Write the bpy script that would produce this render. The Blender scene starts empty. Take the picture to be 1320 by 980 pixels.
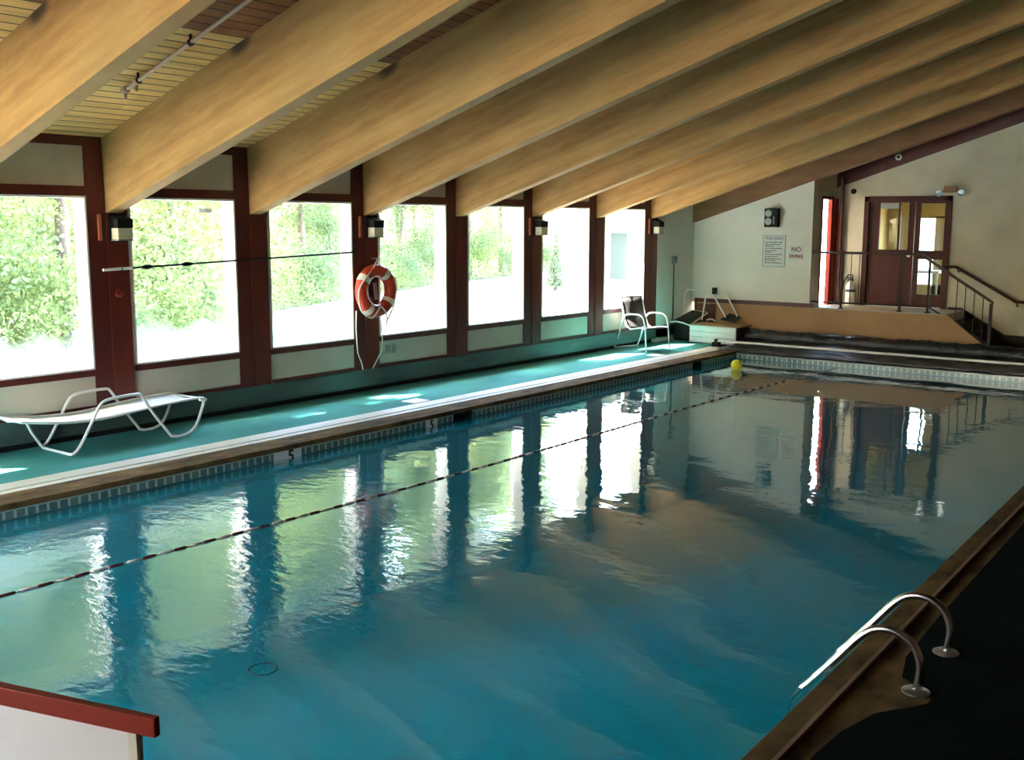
import bpy, bmesh, math, random
import numpy as np
from mathutils import Vector, Matrix
random.seed(7)
SC = bpy.context.scene
COL = SC.collection
S = 1.83                       # post spacing in metres
M_SL = 0.3154                  # roof slope (rise per metre away from the window wall)
ZW = -0.136                    # water level
YW, YD = 14.673, 15.827        # end wall, door wall
YF = 12.96                     # far pool edge

# ------------------------------------------------------------------ camera
cam_d = bpy.data.cameras.new('camera'); cam = bpy.data.objects.new('camera', cam_d); COL.objects.link(cam)
def _cam():
    yaw, pitch, roll = 0.6606, -0.1487, 0.0024
    f = Vector((-math.sin(yaw)*math.cos(pitch), math.cos(yaw)*math.cos(pitch), math.sin(pitch)))
    r = f.cross(Vector((0, 0, 1))).normalized(); u = r.cross(f)
    r2 = r*math.cos(roll)+u*math.sin(roll); u2 = -r*math.sin(roll)+u*math.cos(roll)
    m = Matrix((r2, u2, -f)).transposed().to_4x4(); m.translation = Vector((9.963, -3.993, 2.227)); return m
cam.matrix_world = _cam()
cam_d.sensor_fit = 'HORIZONTAL'; cam_d.sensor_width = 36; cam_d.lens = 36*1349.7/1320
cam_d.clip_start = 0.05; cam_d.clip_end = 500
SC.camera = cam

# ------------------------------------------------------------------ world, sun, exposure
SUN_EL = math.radians(56); SUN_DIR = Vector((0.36, 0.33, -0.72)).normalized()
W = bpy.data.worlds.new('sky'); SC.world = W; W.use_nodes = True
nt = W.node_tree; nt.nodes.clear()
sk = nt.nodes.new('ShaderNodeTexSky'); sk.sky_type = 'NISHITA'; sk.sun_disc = False
sk.sun_elevation = SUN_EL; sk.sun_rotation = math.radians(225); sk.air_density = 1.3; sk.dust_density = 3.0
bg = nt.nodes.new('ShaderNodeBackground'); bg.inputs[1].default_value = 0.9
wo = nt.nodes.new('ShaderNodeOutputWorld'); nt.links.new(sk.outputs[0], bg.inputs[0]); nt.links.new(bg.outputs[0], wo.inputs[0])
sd = bpy.data.lights.new('sun', 'SUN'); sd.energy = 16; sd.angle = math.radians(0.6); sd.color = (1, .95, .86)
so = bpy.data.objects.new('sun', sd); COL.objects.link(so); so.rotation_euler = SUN_DIR.to_track_quat('-Z', 'Y').to_euler(); so.location = (-20, -20, 30)
GY0 = 0.474                    # glass starts this far after k*S
for k in range(-3, 7):         # daylight portals at the window openings
    ld = bpy.data.lights.new('window_portal', 'AREA'); ld.shape = 'RECTANGLE'; ld.size = 1.77; ld.size_y = 1.36
    ld.cycles.is_portal = True
    lo = bpy.data.objects.new('window_portal', ld); COL.objects.link(lo)
    lo.location = (-.21, k*S+GY0+.68, 1.60); lo.rotation_euler = (0, -math.pi/2, 0)
ld = bpy.data.lights.new('window_portal', 'AREA'); ld.shape = 'RECTANGLE'; ld.size = 1.95; ld.size_y = .6
ld.cycles.is_portal = True; lo = bpy.data.objects.new('doorway_portal', ld); COL.objects.link(lo)
lo.location = (2.2, 15.42, 1.69); lo.rotation_euler = (0, -math.pi/2, 0)
ld = bpy.data.lights.new('window_portal', 'AREA'); ld.shape = 'RECTANGLE'; ld.size = 3.6; ld.size_y = 1.95
ld.cycles.is_portal = True; lo = bpy.data.objects.new('window_portal', ld); COL.objects.link(lo)
lo.location = (3.0, -6.66, 1.475); lo.rotation_euler = (math.pi/2, 0, math.pi)  # portal for the added windows behind the camera
SC.view_settings.view_transform = 'Standard'; SC.view_settings.look = 'None'
SC.view_settings.exposure = 3.4; SC.view_settings.gamma = 1.0; SC.view_settings.use_curve_mapping = False
SC.cycles.max_bounces = 10; SC.cycles.diffuse_bounces = 6; SC.cycles.transparent_max_bounces = 16
SC.cycles.sample_clamp_indirect = 6.0

# ------------------------------------------------------------------ helpers
class MB:
    def __init__(s): s.v = []; s.f = []
    def add(s, vs, fs):
        n = len(s.v); s.v += [tuple(p) for p in vs]; s.f += [tuple(n+i for i in f) for f in fs]; return s
    def box(s, x0, x1, y0, y1, z0, z1):
        return s.add([(x0,y0,z0),(x1,y0,z0),(x1,y1,z0),(x0,y1,z0),(x0,y0,z1),(x1,y0,z1),(x1,y1,z1),(x0,y1,z1)],
                     [(0,3,2,1),(4,5,6,7),(0,1,5,4),(1,2,6,5),(2,3,7,6),(3,0,4,7)])
    def prism(s, poly, d):      # polygon of 3-D points swept by vector d
        n = len(poly); d = Vector(d); a = [Vector(p) for p in poly]
        return s.add(a+[p+d for p in a], [tuple(range(n)), tuple(range(2*n-1, n-1, -1))]+[(i, (i+1) % n, n+(i+1) % n, n+i)[::-1] for i in range(n)])
    def quad(s, *p): return s.add(p, [tuple(range(len(p)))])
    def stube(s, pts, r, seg=10, sub=4):      # tube along a Catmull-Rom curve
        P = [Vector(p) for p in pts]; Q = [2*P[0]-P[1]]+P+[2*P[-1]-P[-2]]; out = []
        for i in range(1, len(Q)-2):
            a, b, c, d = Q[i-1:i+3]
            for j in range(sub):
                t = j/sub; out.append(.5*((2*b)+(c-a)*t+(2*a-5*b+4*c-d)*t*t+(3*b-a-3*c+d)*t**3))
        out.append(P[-1]); return s.tube(out, r, seg)
    def tube(s, pts, r, seg=8, closed=False, caps=True):
        P = [Vector(p) for p in pts]; n = len(P); rings = []; up = None
        for i in range(n):
            a = P[(i-1) % n] if (closed or i) else P[i]; b = P[(i+1) % n] if (closed or i < n-1) else P[i]
            t = (b-a).normalized()
            if up is None: up = t.orthogonal().normalized()
            up = (up-t*up.dot(t)).normalized(); w = t.cross(up)
            rr = r[i] if isinstance(r, (list, tuple)) else r
            rings.append([P[i]+(up*math.cos(q*2*math.pi/seg)+w*math.sin(q*2*math.pi/seg))*rr for q in range(seg)])
        vs = [p for ring in rings for p in ring]; fs = []
        for i in range(n if closed else n-1):
            j = (i+1) % n
            for q in range(seg): fs.append((i*seg+q, i*seg+(q+1) % seg, j*seg+(q+1) % seg, j*seg+q))
        if caps and not closed: fs += [tuple(range(seg))[::-1], tuple((n-1)*seg+q for q in range(seg))]
        return s.add(vs, fs)
    def lathe(s, prof, o, ax=(0, 0, 1), seg=20):
        ax = Vector(ax).normalized(); e = ax.orthogonal().normalized(); g = ax.cross(e); o = Vector(o); vs = []; n = len(prof)
        for r, h in prof:
            vs += [o+ax*h+(e*math.cos(q*2*math.pi/seg)+g*math.sin(q*2*math.pi/seg))*max(r, 1e-4) for q in range(seg)]
        fs = [(i*seg+q, i*seg+(q+1) % seg, (i+1)*seg+(q+1) % seg, (i+1)*seg+q) for i in range(n-1) for q in range(seg)]
        fs += [tuple(range(seg))[::-1], tuple((n-1)*seg+q for q in range(seg))]
        return s.add(vs, fs)
    def torus(s, c, ax, R, r, seg=32, seg2=12, a0=0, a1=2*math.pi):
        ax = Vector(ax).normalized(); e = Vector((0, 0, 1)) if abs(ax.z) < .9 else Vector((1, 0, 0)); g = ax.cross(e)
        full = abs(a1-a0-2*math.pi) < 1e-6; n = seg if full else seg+1
        pts = [Vector(c)+(e*math.cos(a0+(a1-a0)*i/seg)+g*math.sin(a0+(a1-a0)*i/seg))*R for i in range(n)]
        return s.tube(pts, r, seg2, closed=full)
    def build(s, name, mat, parent=None, smooth=False, bevel=0, origin=None):
        me = bpy.data.meshes.new(name)
        if origin is None:
            if parent is not None: origin = world_loc(parent)
            else:
                a = np.array([tuple(v) for v in s.v]); origin = Vector(((a[:,0].min()+a[:,0].max())/2, (a[:,1].min()+a[:,1].max())/2, a[:,2].min()))
        me.from_pydata([tuple(Vector(v)-origin) for v in s.v], [], s.f)
        bm = bmesh.new(); bm.from_mesh(me); bmesh.ops.recalc_face_normals(bm, faces=bm.faces)
        if bevel: bmesh.ops.bevel(bm, geom=[e for e in bm.edges if len(e.link_faces) == 2 and e.calc_face_angle(0) > .5], offset=bevel, segments=2, affect='EDGES', profile=.7)
        if smooth:
            for f in bm.faces: f.smooth = True
            for e in bm.edges:
                if len(e.link_faces) == 2 and e.calc_face_angle(0) > .7: e.smooth = False
        bm.to_mesh(me); bm.free()
        me.materials.append(mat)
        o = bpy.data.objects.new(name, me); COL.objects.link(o)
        if parent is not None: o.parent = parent
        else: o.location = origin
        return o
def world_loc(o):
    v = Vector((0, 0, 0))
    while o is not None: v += Vector(o.location); o = o.parent
    return v
def tag(o, label=None, cat=None, group=None, kind=None):
    if label: o['label'] = label
    if cat: o['category'] = cat
    if group: o['group'] = group
    if kind: o['kind'] = kind
    return o
def thing(name, label, cat, loc=(0, 0, 0), group=None):
    o = bpy.data.objects.new(name, None); COL.objects.link(o); o.location = loc; o.empty_display_size = .1
    return tag(o, label, cat, group)
def struct(o): o['kind'] = 'structure'; return o
def dup(src, loc, rz=None, label=None):
    def cp(o, par):
        c = o.copy(); COL.objects.link(c); c.parent = par
        for ch in [x for x in bpy.data.objects if x.parent == o]: cp(ch, c)
        return c
    kids = [x for x in bpy.data.objects if x.parent == src]
    r = src.copy(); COL.objects.link(r); r.location = loc
    if rz is not None: r.rotation_euler = (0, 0, rz)
    if label: r['label'] = label
    for ch in kids: cp(ch, r)
    return r
def text_mesh(txt, size, mat, name, parent, origin, right, up, align='CENTER', bold=0.0):
    cu = bpy.data.curves.new(name, 'FONT'); cu.body = txt; cu.size = size; cu.align_x = align; cu.align_y = 'CENTER'; cu.extrude = .002; cu.offset = bold
    t = bpy.data.objects.new(name, cu); COL.objects.link(t)
    me = bpy.data.meshes.new_from_object(t.evaluated_get(bpy.context.evaluated_depsgraph_get()))
    bpy.data.objects.remove(t); right = Vector(right); up = Vector(up); n = right.cross(up); org = Vector(origin)
    if parent is not None: org = org-world_loc(parent)
    for v in me.vertices: c = v.co.copy(); v.co = right*c.x+up*c.y+n*c.z
    me.materials.clear(); me.materials.append(mat)
    o = bpy.data.objects.new(name, me); COL.objects.link(o); o.location = org
    if parent is not None: o.parent = parent
    return o

# ------------------------------------------------------------------ materials
def mat(name, col, rough=.6, metal=0, noise=None, bump=None, spec=.5, ramp=None):
    """noise=(scale xyz, col2, detail) blends towards col2; bump=(scale, strength, distance)"""
    m = bpy.data.materials.new(name); m.use_nodes = True; n = m.node_tree.nodes; l = m.node_tree.links
    b = n['Principled BSDF']; b.inputs['Base Color'].default_value = (*col, 1); b.inputs['Roughness'].default_value = rough
    b.inputs['Metallic'].default_value = metal; b.inputs['Specular IOR Level'].default_value = spec
    tc = n.new('ShaderNodeTexCoord')
    if noise:
        mp = n.new('ShaderNodeMapping'); mp.inputs['Scale'].default_value = noise[0]; l.new(tc.outputs['Object'], mp.inputs[0])
        t = n.new('ShaderNodeTexNoise'); t.inputs['Scale'].default_value = 1; t.inputs['Detail'].default_value = noise[2] if len(noise) > 2 else 5; t.inputs['Roughness'].default_value = .62
        l.new(mp.outputs[0], t.inputs[0])
        r = n.new('ShaderNodeValToRGB'); lo, hi = ramp or (.35, .65)
        r.color_ramp.elements[0].position = lo; r.color_ramp.elements[1].position = hi
        r.color_ramp.elements[0].color = (*col, 1); r.color_ramp.elements[1].color = (*noise[1], 1)
        l.new(t.outputs[0], r.inputs[0]); l.new(r.outputs[0], b.inputs['Base Color'])
    if bump:
        t2 = n.new('ShaderNodeTexNoise'); t2.inputs['Scale'].default_value = bump[0]; t2.inputs['Detail'].default_value = 4
        l.new(tc.outputs['Object'], t2.inputs[0]); bp = n.new('ShaderNodeBump'); bp.inputs['Strength'].default_value = bump[1]; bp.inputs['Distance'].default_value = bump[2]
        l.new(t2.outputs[0], bp.inputs['Height']); l.new(bp.outputs[0], b.inputs['Normal'])
    return m
def schlick(g, f0, normal=None, k=1.0):
    lw = g.node('ShaderNodeLayerWeight'); lw.inputs['Blend'].default_value = .5
    if normal is not None: g.l.new(normal, lw.inputs['Normal'])
    return g.math('MULTIPLY', g.math('ADD', f0, g.math('MULTIPLY', 1-f0, g.math('POWER', lw.outputs['Facing'], 5.0))), k, clamp=True)
class NG:   # tiny node helper
    def __init__(s, m): s.n = m.node_tree.nodes; s.l = m.node_tree.links
    def node(s, t, **k):
        o = s.n.new(t)
        for a, b in k.items(): setattr(o, a, b)
        return o
    def inp(s, sock, v):
        if isinstance(v, bpy.types.NodeSocket): s.l.new(v, sock)
        else: sock.default_value = v
    def math(s, op, *a, clamp=False):
        o = s.n.new('ShaderNodeMath'); o.operation = op; o.use_clamp = clamp
        for i, v in enumerate(a): s.inp(o.inputs[i], v)
        return o.outputs[0]
    def mix(s, f, a, b):
        o = s.n.new('ShaderNodeMix'); o.data_type = 'RGBA'; s.inp(o.inputs[0], f); s.inp(o.inputs[6], a); s.inp(o.inputs[7], b); return o.outputs[2]
    def sep(s, v):
        o = s.n.new('ShaderNodeSeparateXYZ'); s.l.new(v, o.inputs[0]); return o.outputs
    def noise(s, vec, scale, detail=4, rough=.55):
        mp = s.n.new('ShaderNodeMapping'); mp.inputs['Scale'].default_value = scale if isinstance(scale, tuple) else (scale,)*3
        s.l.new(vec, mp.inputs[0]); t = s.n.new('ShaderNodeTexNoise'); t.inputs['Scale'].default_value = 1
        t.inputs['Detail'].default_value = detail; t.inputs['Roughness'].default_value = rough; s.l.new(mp.outputs[0], t.inputs[0]); return t.outputs[0]
    def ramp(s, v, lo, hi):
        o = s.n.new('ShaderNodeMapRange'); o.interpolation_type = 'SMOOTHSTEP'; s.inp(o.inputs[0], v); o.inputs[1].default_value = lo; o.inputs[2].default_value = hi; return o.outputs[0]

def beam_material():
    m = mat('laminated beam wood', (.5, .3, .12), .75); g = NG(m); b = g.n['Principled BSDF']
    tc = g.node('ShaderNodeTexCoord').outputs['Object']; x, y, z = g.sep(tc)
    w = g.math('SUBTRACT', z, g.math('MULTIPLY', x, M_SL))           # height across the beam
    cv = g.node('ShaderNodeCombineXYZ'); g.inp(cv.inputs[0], x); g.inp(cv.inputs[1], y); g.inp(cv.inputs[2], w)
    n1 = g.noise(cv.outputs[0], (1.1, 1, 9), 6, .65); n2 = g.noise(cv.outputs[0], (.5, 1, 1.5), 4); n3 = g.noise(cv.outputs[0], (9, 9, 22), 5, .7)
    c = g.mix(g.ramp(n1, .3, .7), (.54, .315, .115, 1), (.36, .185, .058, 1))
    c = g.mix(g.math('MULTIPLY', g.ramp(n2, .45, .7), .5), c, (.44, .31, .12, 1))
    c = g.mix(g.math('MULTIPLY', g.ramp(n3, .62, .8), .35), c, (.20, .11, .05, 1))
    # roof-leak stain at the top edge about 2.3 m in
    dx = g.math('DIVIDE', g.math('SUBTRACT', x, 2.25), .17); dz = g.math('DIVIDE', g.math('SUBTRACT', w, .74), .10)
    d = g.math('SQRT', g.math('ADD', g.math('MULTIPLY', dx, dx), g.math('MULTIPLY', dz, dz)))
    st = g.math('MULTIPLY', g.ramp(d, 1.3, .3), g.ramp(n3, .25, .45))
    c = g.mix(g.math('MULTIPLY', st, .95), c, (.05, .025, .018, 1)); g.l.new(c, b.inputs['Base Color'])
    bp = g.node('ShaderNodeBump'); bp.inputs['Strength'].default_value = .25; bp.inputs['Distance'].default_value = .004
    g.l.new(n3, bp.inputs['Height']); g.l.new(bp.outputs[0], b.inputs['Normal']); return m
def plank_material():
    m = mat('ceiling boards', (.5, .3, .12), .7); g = NG(m); b = g.n['Principled BSDF']
    tc = g.node('ShaderNodeTexCoord').outputs['Object']; x, y, z = g.sep(tc)
    q = g.math('DIVIDE', g.math('SUBTRACT', x, 2.32), .118); fr = g.math('FRACT', q); idx = g.math('FLOOR', q)
    gr = g.math('ADD', g.ramp(fr, .09, .04), g.ramp(fr, .93, .97), clamp=True)
    wn = g.node('ShaderNodeTexWhiteNoise', noise_dimensions='2D'); cv = g.node('ShaderNodeCombineXYZ'); g.inp(cv.inputs[0], idx); g.inp(cv.inputs[1], g.math('FLOOR', g.math('DIVIDE', y, S)))
    g.l.new(cv.outputs[0], wn.inputs[0])
    n1 = g.noise(tc, (20, 1.5, 1), 5, .6)
    yl = g.mix(wn.outputs[0], (.86, .55, .20, 1), (.72, .43, .15, 1)); yl = g.mix(g.math('MULTIPLY', g.ramp(n1, .4, .7), .5), yl, (.40, .25, .09, 1))
    rd = g.mix(wn.outputs[0], (.36, .135, .045, 1), (.27, .09, .03, 1)); rd = g.mix(g.math('MULTIPLY', g.ramp(n1, .4, .7), .5), rd, (.18, .06, .025, 1))
    c = g.mix(g.math('GREATER_THAN', x, 2.32), yl, rd); c = g.mix(gr, c, (.04, .02, .01, 1)); g.l.new(c, b.inputs['Base Color'])
    bp = g.node('ShaderNodeBump'); bp.inputs['Distance'].default_value = .006; bp.inputs['Strength'].default_value = .6; bp.invert = True
    g.l.new(gr, bp.inputs['Height']); g.l.new(bp.outputs[0], b.inputs['Normal']); return m
def tile_material():
    m = mat('pool tile', (.3, .4, .4), .25); g = NG(m); b = g.n['Principled BSDF']
    tc = g.node('ShaderNodeTexCoord').outputs['Object']; x, y, z = g.sep(tc)
    def line(v, off=0):
        f = g.math('FRACT', g.math('DIVIDE', g.math('ADD', v, off), .092)); return g.math('ADD', g.math('LESS_THAN', f, .13), g.math('GREATER_THAN', f, .87), clamp=True)
    geo = g.node('ShaderNodeNewGeometry').outputs['Normal']; nx, ny, nz = g.sep(geo)
    ax = g.math('GREATER_THAN', g.math('ABSOLUTE', nx), .7)
    l_ = g.math('ADD', g.math('MULTIPLY', line(y), ax), g.math('MULTIPLY', line(x), g.math('SUBTRACT', 1, ax)), clamp=True)
    n1 = g.noise(tc, 6, 2)
    c = g.mix(g.ramp(n1, .4, .6), (.075, .14, .135, 1), (.12, .19, .17, 1)); c = g.mix(l_, c, (.36, .45, .40, 1)); c = g.mix(g.math('GREATER_THAN', z, -.062), c, (.30, .36, .31, 1)); c = g.mix(g.math('LESS_THAN', z, -.125), c, (.05, .15, .17, 1)); g.l.new(c, b.inputs['Base Color']); return m
def water_material():
    m = bpy.data.materials.new('pool water'); m.use_nodes = True; g = NG(m); g.n.clear(); out = g.node('ShaderNodeOutputMaterial')
    tc = g.node('ShaderNodeTexCoord').outputs['Object']; x, y, z = g.sep(tc)
    big = g.noise(tc, (.55, .8, 1), 2, .5); mid = g.noise(tc, (3.0, 4.4, 1), 3, .5); fine = g.noise(tc, (7, 11, 1), 3, .6)
    dx = g.math('SUBTRACT', x, 3.2); dy = g.math('SUBTRACT', y, 0.2); d = g.math('SQRT', g.math('ADD', g.math('MULTIPLY', dx, dx), g.math('MULTIPLY', dy, dy)))
    near = g.ramp(d, 3.9, 1.2)
    rp = g.math('SINE', g.math('MULTIPLY', d, 28)); rp = g.math('MULTIPLY', rp, g.ramp(d, 2.5, .4))
    h = g.math('ADD', g.math('MULTIPLY', big, .012), g.math('MULTIPLY', mid, .0026))
    h = g.math('ADD', h, g.math('MULTIPLY', fine, g.math('ADD', .0002, g.math('MULTIPLY', near, .0036))))
    h = g.math('ADD', h, g.math('MULTIPLY', rp, .00025))
    bp = g.node('ShaderNodeBump'); bp.inputs['Strength'].default_value = 1; bp.inputs['Distance'].default_value = 1; g.l.new(h, bp.inputs['Height'])
    gl = g.node('ShaderNodeBsdfGlossy'); gl.inputs['Roughness'].default_value = 0.0; g.l.new(bp.outputs[0], gl.inputs['Normal'])
    tr = g.node('ShaderNodeBsdfTransparent'); mx = g.node('ShaderNodeMixShader')
    # slightly cloudy water: a little of the light is scattered back near the surface
    df = g.node('ShaderNodeBsdfDiffuse'); df.inputs[0].default_value = (.004, .43, .60, 1)
    cl = g.node('ShaderNodeMixShader'); cl.inputs[0].default_value = .36; g.l.new(tr.outputs[0], cl.inputs[1]); g.l.new(df.outputs[0], cl.inputs[2])
    g.l.new(schlick(g, .024, bp.outputs[0], 1.6), mx.inputs[0]); g.l.new(cl.outputs[0], mx.inputs[1]); g.l.new(gl.outputs[0], mx.inputs[2])
    g.l.new(mx.outputs[0], out.inputs['Surface'])
    va = g.node('ShaderNodeVolumeAbsorption'); va.inputs['Color'].default_value = (.06, .84, .90, 1); va.inputs['Density'].default_value = .30; g.l.new(va.outputs[0], out.inputs['Volume'])
    return m
def glass_material(name, haze=0.0, tint=(1, 1, 1)):
    m = bpy.data.materials.new(name); m.use_nodes = True; g = NG(m); g.n.clear(); out = g.node('ShaderNodeOutputMaterial')
    gl = g.node('ShaderNodeBsdfGlossy'); gl.inputs['Roughness'].default_value = 0.0
    tr = g.node('ShaderNodeBsdfTransparent'); tr.inputs[0].default_value = (*tint, 1); mx = g.node('ShaderNodeMixShader')
    g.l.new(schlick(g, .04), mx.inputs[0]); g.l.new(tr.outputs[0], mx.inputs[1]); g.l.new(gl.outputs[0], mx.inputs[2]); last = mx.outputs[0]
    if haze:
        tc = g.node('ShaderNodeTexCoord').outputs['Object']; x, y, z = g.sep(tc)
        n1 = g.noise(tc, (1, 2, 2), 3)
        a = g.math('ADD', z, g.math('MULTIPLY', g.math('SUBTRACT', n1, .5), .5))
        f = g.math('MULTIPLY', g.ramp(a, 1.15, .95), haze)  # translucent pale layer, stronger towards the bottom of the pane
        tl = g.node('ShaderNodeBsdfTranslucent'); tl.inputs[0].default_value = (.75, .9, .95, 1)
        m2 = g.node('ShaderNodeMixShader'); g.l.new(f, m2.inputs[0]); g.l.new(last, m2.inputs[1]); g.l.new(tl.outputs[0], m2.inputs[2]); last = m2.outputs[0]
    g.l.new(last, out.inputs['Surface']); return m
def leaf_material(name, c1, c2):
    m = bpy.data.materials.new(name); m.use_nodes = True; g = NG(m); g.n.clear(); out = g.node('ShaderNodeOutputMaterial')
    gi = g.node('ShaderNodeNewGeometry').outputs['Random Per Island']; c = g.mix(gi, (*c1, 1), (*c2, 1))
    df = g.node('ShaderNodeBsdfDiffuse'); tl = g.node('ShaderNodeBsdfTranslucent'); g.l.new(c, df.inputs[0]); g.l.new(c, tl.inputs[0])
    mx = g.node('ShaderNodeMixShader'); mx.inputs[0].default_value = .5; g.l.new(df.outputs[0], mx.inputs[1]); g.l.new(tl.outputs[0], mx.inputs[2]); g.l.new(mx.outputs[0], out.inputs[0]); return m
MT = dict(
    beam=beam_material(), plank=plank_material(), tile=tile_material(), water=water_material(),
    red=mat('dark red paint', (.115, .014, .010), .42, noise=((6, 6, 1.2), (.075, .010, .008)), bump=(30, .1, .003)),
    redwood=mat('red stained wood', (.15, .021, .012), .4, noise=((9, 9, 1), (.10, .015, .009)), bump=(40, .1, .003)),
    cream=mat('cream plaster', (.80, .76, .68), .85, noise=((1.5, 1.5, 1.5), (.74, .70, .61)), bump=(60, .25, .004)),
    block=mat('painted block wall', (.70, .64, .50), .85, noise=((2, 2, 2), (.60, .55, .41)), bump=(25, .5, .01)),
    white=mat('white paint', (.80, .80, .78), .5),
    panel=mat('cream wall panel', (.60, .55, .45), .7, noise=((2, 2, 2), (.52, .48, .39))),
    tan=mat('tan painted wall', (.46, .27, .13), .8, noise=((2, 2, 2), (.40, .23, .105)), bump=(40, .3, .004)),
    curb=mat('green metal heater cover', (.085, .125, .11), .4, noise=((.4, .8, 3), (.04, .055, .052), 3)),
    black=mat('black', (.010, .010, .011), .6, spec=.25), darkmetal=mat('dark bronze rail', (.018, .011, .008), .5, spec=.3),
    railwood=mat('brown rail wood', (.06, .026, .015), .5, spec=.3),
    carpet=mat('turquoise deck carpet', (.030, .235, .215), .95, noise=((2.5, 1, 1), (.05, .29, .265), 6), bump=(250, .5, .004)),
    dcarpet=mat('dark green carpet', (.0025, .006, .0055), 1.0, spec=.05, noise=((3, 3, 3), (.004, .009, .008)), bump=(250, .4, .004)),
    channel=mat('off white channel', (.66, .64, .55), .5, noise=((3, 1, 1), (.52, .50, .42))),
    coping=mat('weathered stone coping', (.19, .12, .045), .9, noise=((7, 3, 7), (.055, .034, .014), 8), bump=(40, .6, .01), spec=.15),
    ridge=mat('pale coping ridge', (.26, .17, .10), .6, noise=((5, 5, 5), (.17, .09, .045))),
    basin=mat('pool basin paint', (.08, .62, .70), .6, noise=((.5, .5, .5), (.07, .56, .66))),
    steel=mat('polished steel', (.62, .62, .64), .22, metal=1), steel2=mat('satin steel', (.5, .5, .5), .35, metal=1),
    alu=mat('white enamelled tube', (.78, .79, .77), .3), sling=mat('pale sling fabric', (.62, .68, .66), .7, noise=((40, 3, 3), (.5, .58, .56))),
    dsling=mat('dark sling fabric', (.028, .026, .026), .45), gsling=mat('dark green sling fabric', (.012, .024, .022), .6),
    orange=mat('orange ring vinyl', (.55, .045, .015), .35), strip=mat('copper orange strip', (.62, .17, .08), .4),
    rope=mat('off white rope', (.72, .70, .62), .7), lens=mat('clear ribbed lens', (.55, .48, .30), .2, noise=((1, 1, 30), (.75, .72, .6))),
    yellow=mat('yellow ball rubber', (.68, .60, .02), .35), tarp=mat('black pool cover', (.011, .011, .014), .38, bump=(7, 1.0, .05)),
    doorred=mat('dark red door', (.085, .013, .008), .5, noise=((9, 9, 1), (.055, .010, .007)), spec=.3),
    lredd=mat('lane float red', (.10, .010, .012), .4), lwhite=mat('lane float white', (.62, .58, .50), .4),
    grey=mat('grey', (.25, .26, .25), .5), ink=mat('sign ink', (.08, .09, .10), .6), border=mat('sign border', (.22, .30, .33), .6), redink=mat('sign red', (.30, .03, .03), .6),
    signw=mat('sign white', (.66, .67, .62), .5), copper=mat('brass case', (.30, .15, .06), .4), redcap=mat('red cap paint', (.24, .018, .009), .5, bump=(12, .2, .003), spec=.25),
    whitewall=mat('white panel paint', (.70, .69, .73), .6), pipe=mat('pale copper pipe', (.58, .38, .28), .35), step=mat('dark brown stair carpet', (.035, .018, .012), .9),
    base=mat('dark brown base', (.045, .028, .018), .7), wood=mat('brown wood panel', (.16, .055, .028), .5, noise=((8, 1, 1), (.11, .035, .02))),
    grass=mat('lawn', (.39, .36, .27), .95, noise=((.4, .4, .4), (.34, .32, .22))), forest=mat('forest floor', (.13, .12, .06), .95, noise=((1, 1, 1), (.06, .09, .03))),
    bark=mat('bark', (.16, .12, .09), .9, noise=((8, 8, 2), (.09, .07, .055)), bump=(15, .6, .02)),
    house=mat('pale siding', (.42, .45, .44), .8), roof=mat('grey shingles', (.25, .25, .26), .9), hwin=mat('grey green door glass', (.045, .06, .056), .6, spec=.1),
    warmwall=mat('ochre lobby wall', (.42, .29, .10), .8), trunkgrey=mat('pale grey', (.45, .45, .42), .7),
    glass=glass_material('window glass'), hazy=glass_material('window glass paler below', .10), darkglass=glass_material('door glass', tint=(.8, .85, .8)),
    leafA=leaf_material('leaf yellow green', (.33, .39, .15), (.17, .22, .075)), leafB=leaf_material('leaf green', (.15, .21, .10), (.26, .33, .16)), leafD=leaf_material('leaf grey green', (.10, .15, .075), (.17, .22, .10)), leafC=leaf_material('leaf dark', (.13, .17, .10), (.20, .24, .15)),
)

# ------------------------------------------------------------------ setting: floors, pool
def pr(y): return 8.195-.0255*y          # right pool edge
PL = 1.811; YN = -2.2
def poly_slab(pts, z0, z1): return MB().prism([(x, y, z0) for x, y in pts], (0, 0, z1-z0))
struct(poly_slab([(-.14, -6.5), (1.146, -6.5), (1.146, YW), (-.14, YW)], -.3, 0).build('floor', MT['carpet'], origin=Vector((0, 0, 0))))
# right-hand dark carpet, cut back around the ladder
rc = [(8.43, YN)]
for y in (-.6, .1): rc.append((pr(y)+.235, y))
rc += [(8.44, .35), (8.50, .62), (8.62, .80), (8.66, .87), (8.66, .95), (8.60, 1.02), (8.47, 1.10), (8.41, 1.35)]
rc += [(pr(y)+.235, y) for y in (2.0, 6.0, YF)]
struct(poly_slab(rc+[(pr(YF)+.235, YW), (12.5, YW), (12.5, YN)], -.3, 0).build('floor', MT['dcarpet'], origin=Vector((0, 0, 0))))
struct(poly_slab([(1.146, -6.5), (12.5, -6.5), (12.5, YN), (1.146, YN)], -.3, 0).build('floor', MT['dcarpet'], origin=Vector((0, 0, 0))))
struct(MB().box(1.146, pr(YF)+.235, YF+.32, YW, -.3, 0).build('floor', MT['dcarpet'], origin=Vector((0, 0, 0))))
struct(MB().box(4.6, 12.5, YW, YD, -.3, 0).build('floor', MT['dcarpet'], origin=Vector((0, 0, 0))))
# white gutter channel on the left, in two strips with a dark slot
struct(MB().box(1.146, 1.36, YN, YF+.3, -.1, .004).box(1.392, 1.484, YN, YF+.3, -.1, .004).build('gutter_channel', MT['channel']))
struct(MB().box(1.36, 1.392, YN, YF+.3, -.1, -.012).build('gutter_slot', MT['black']))
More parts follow.
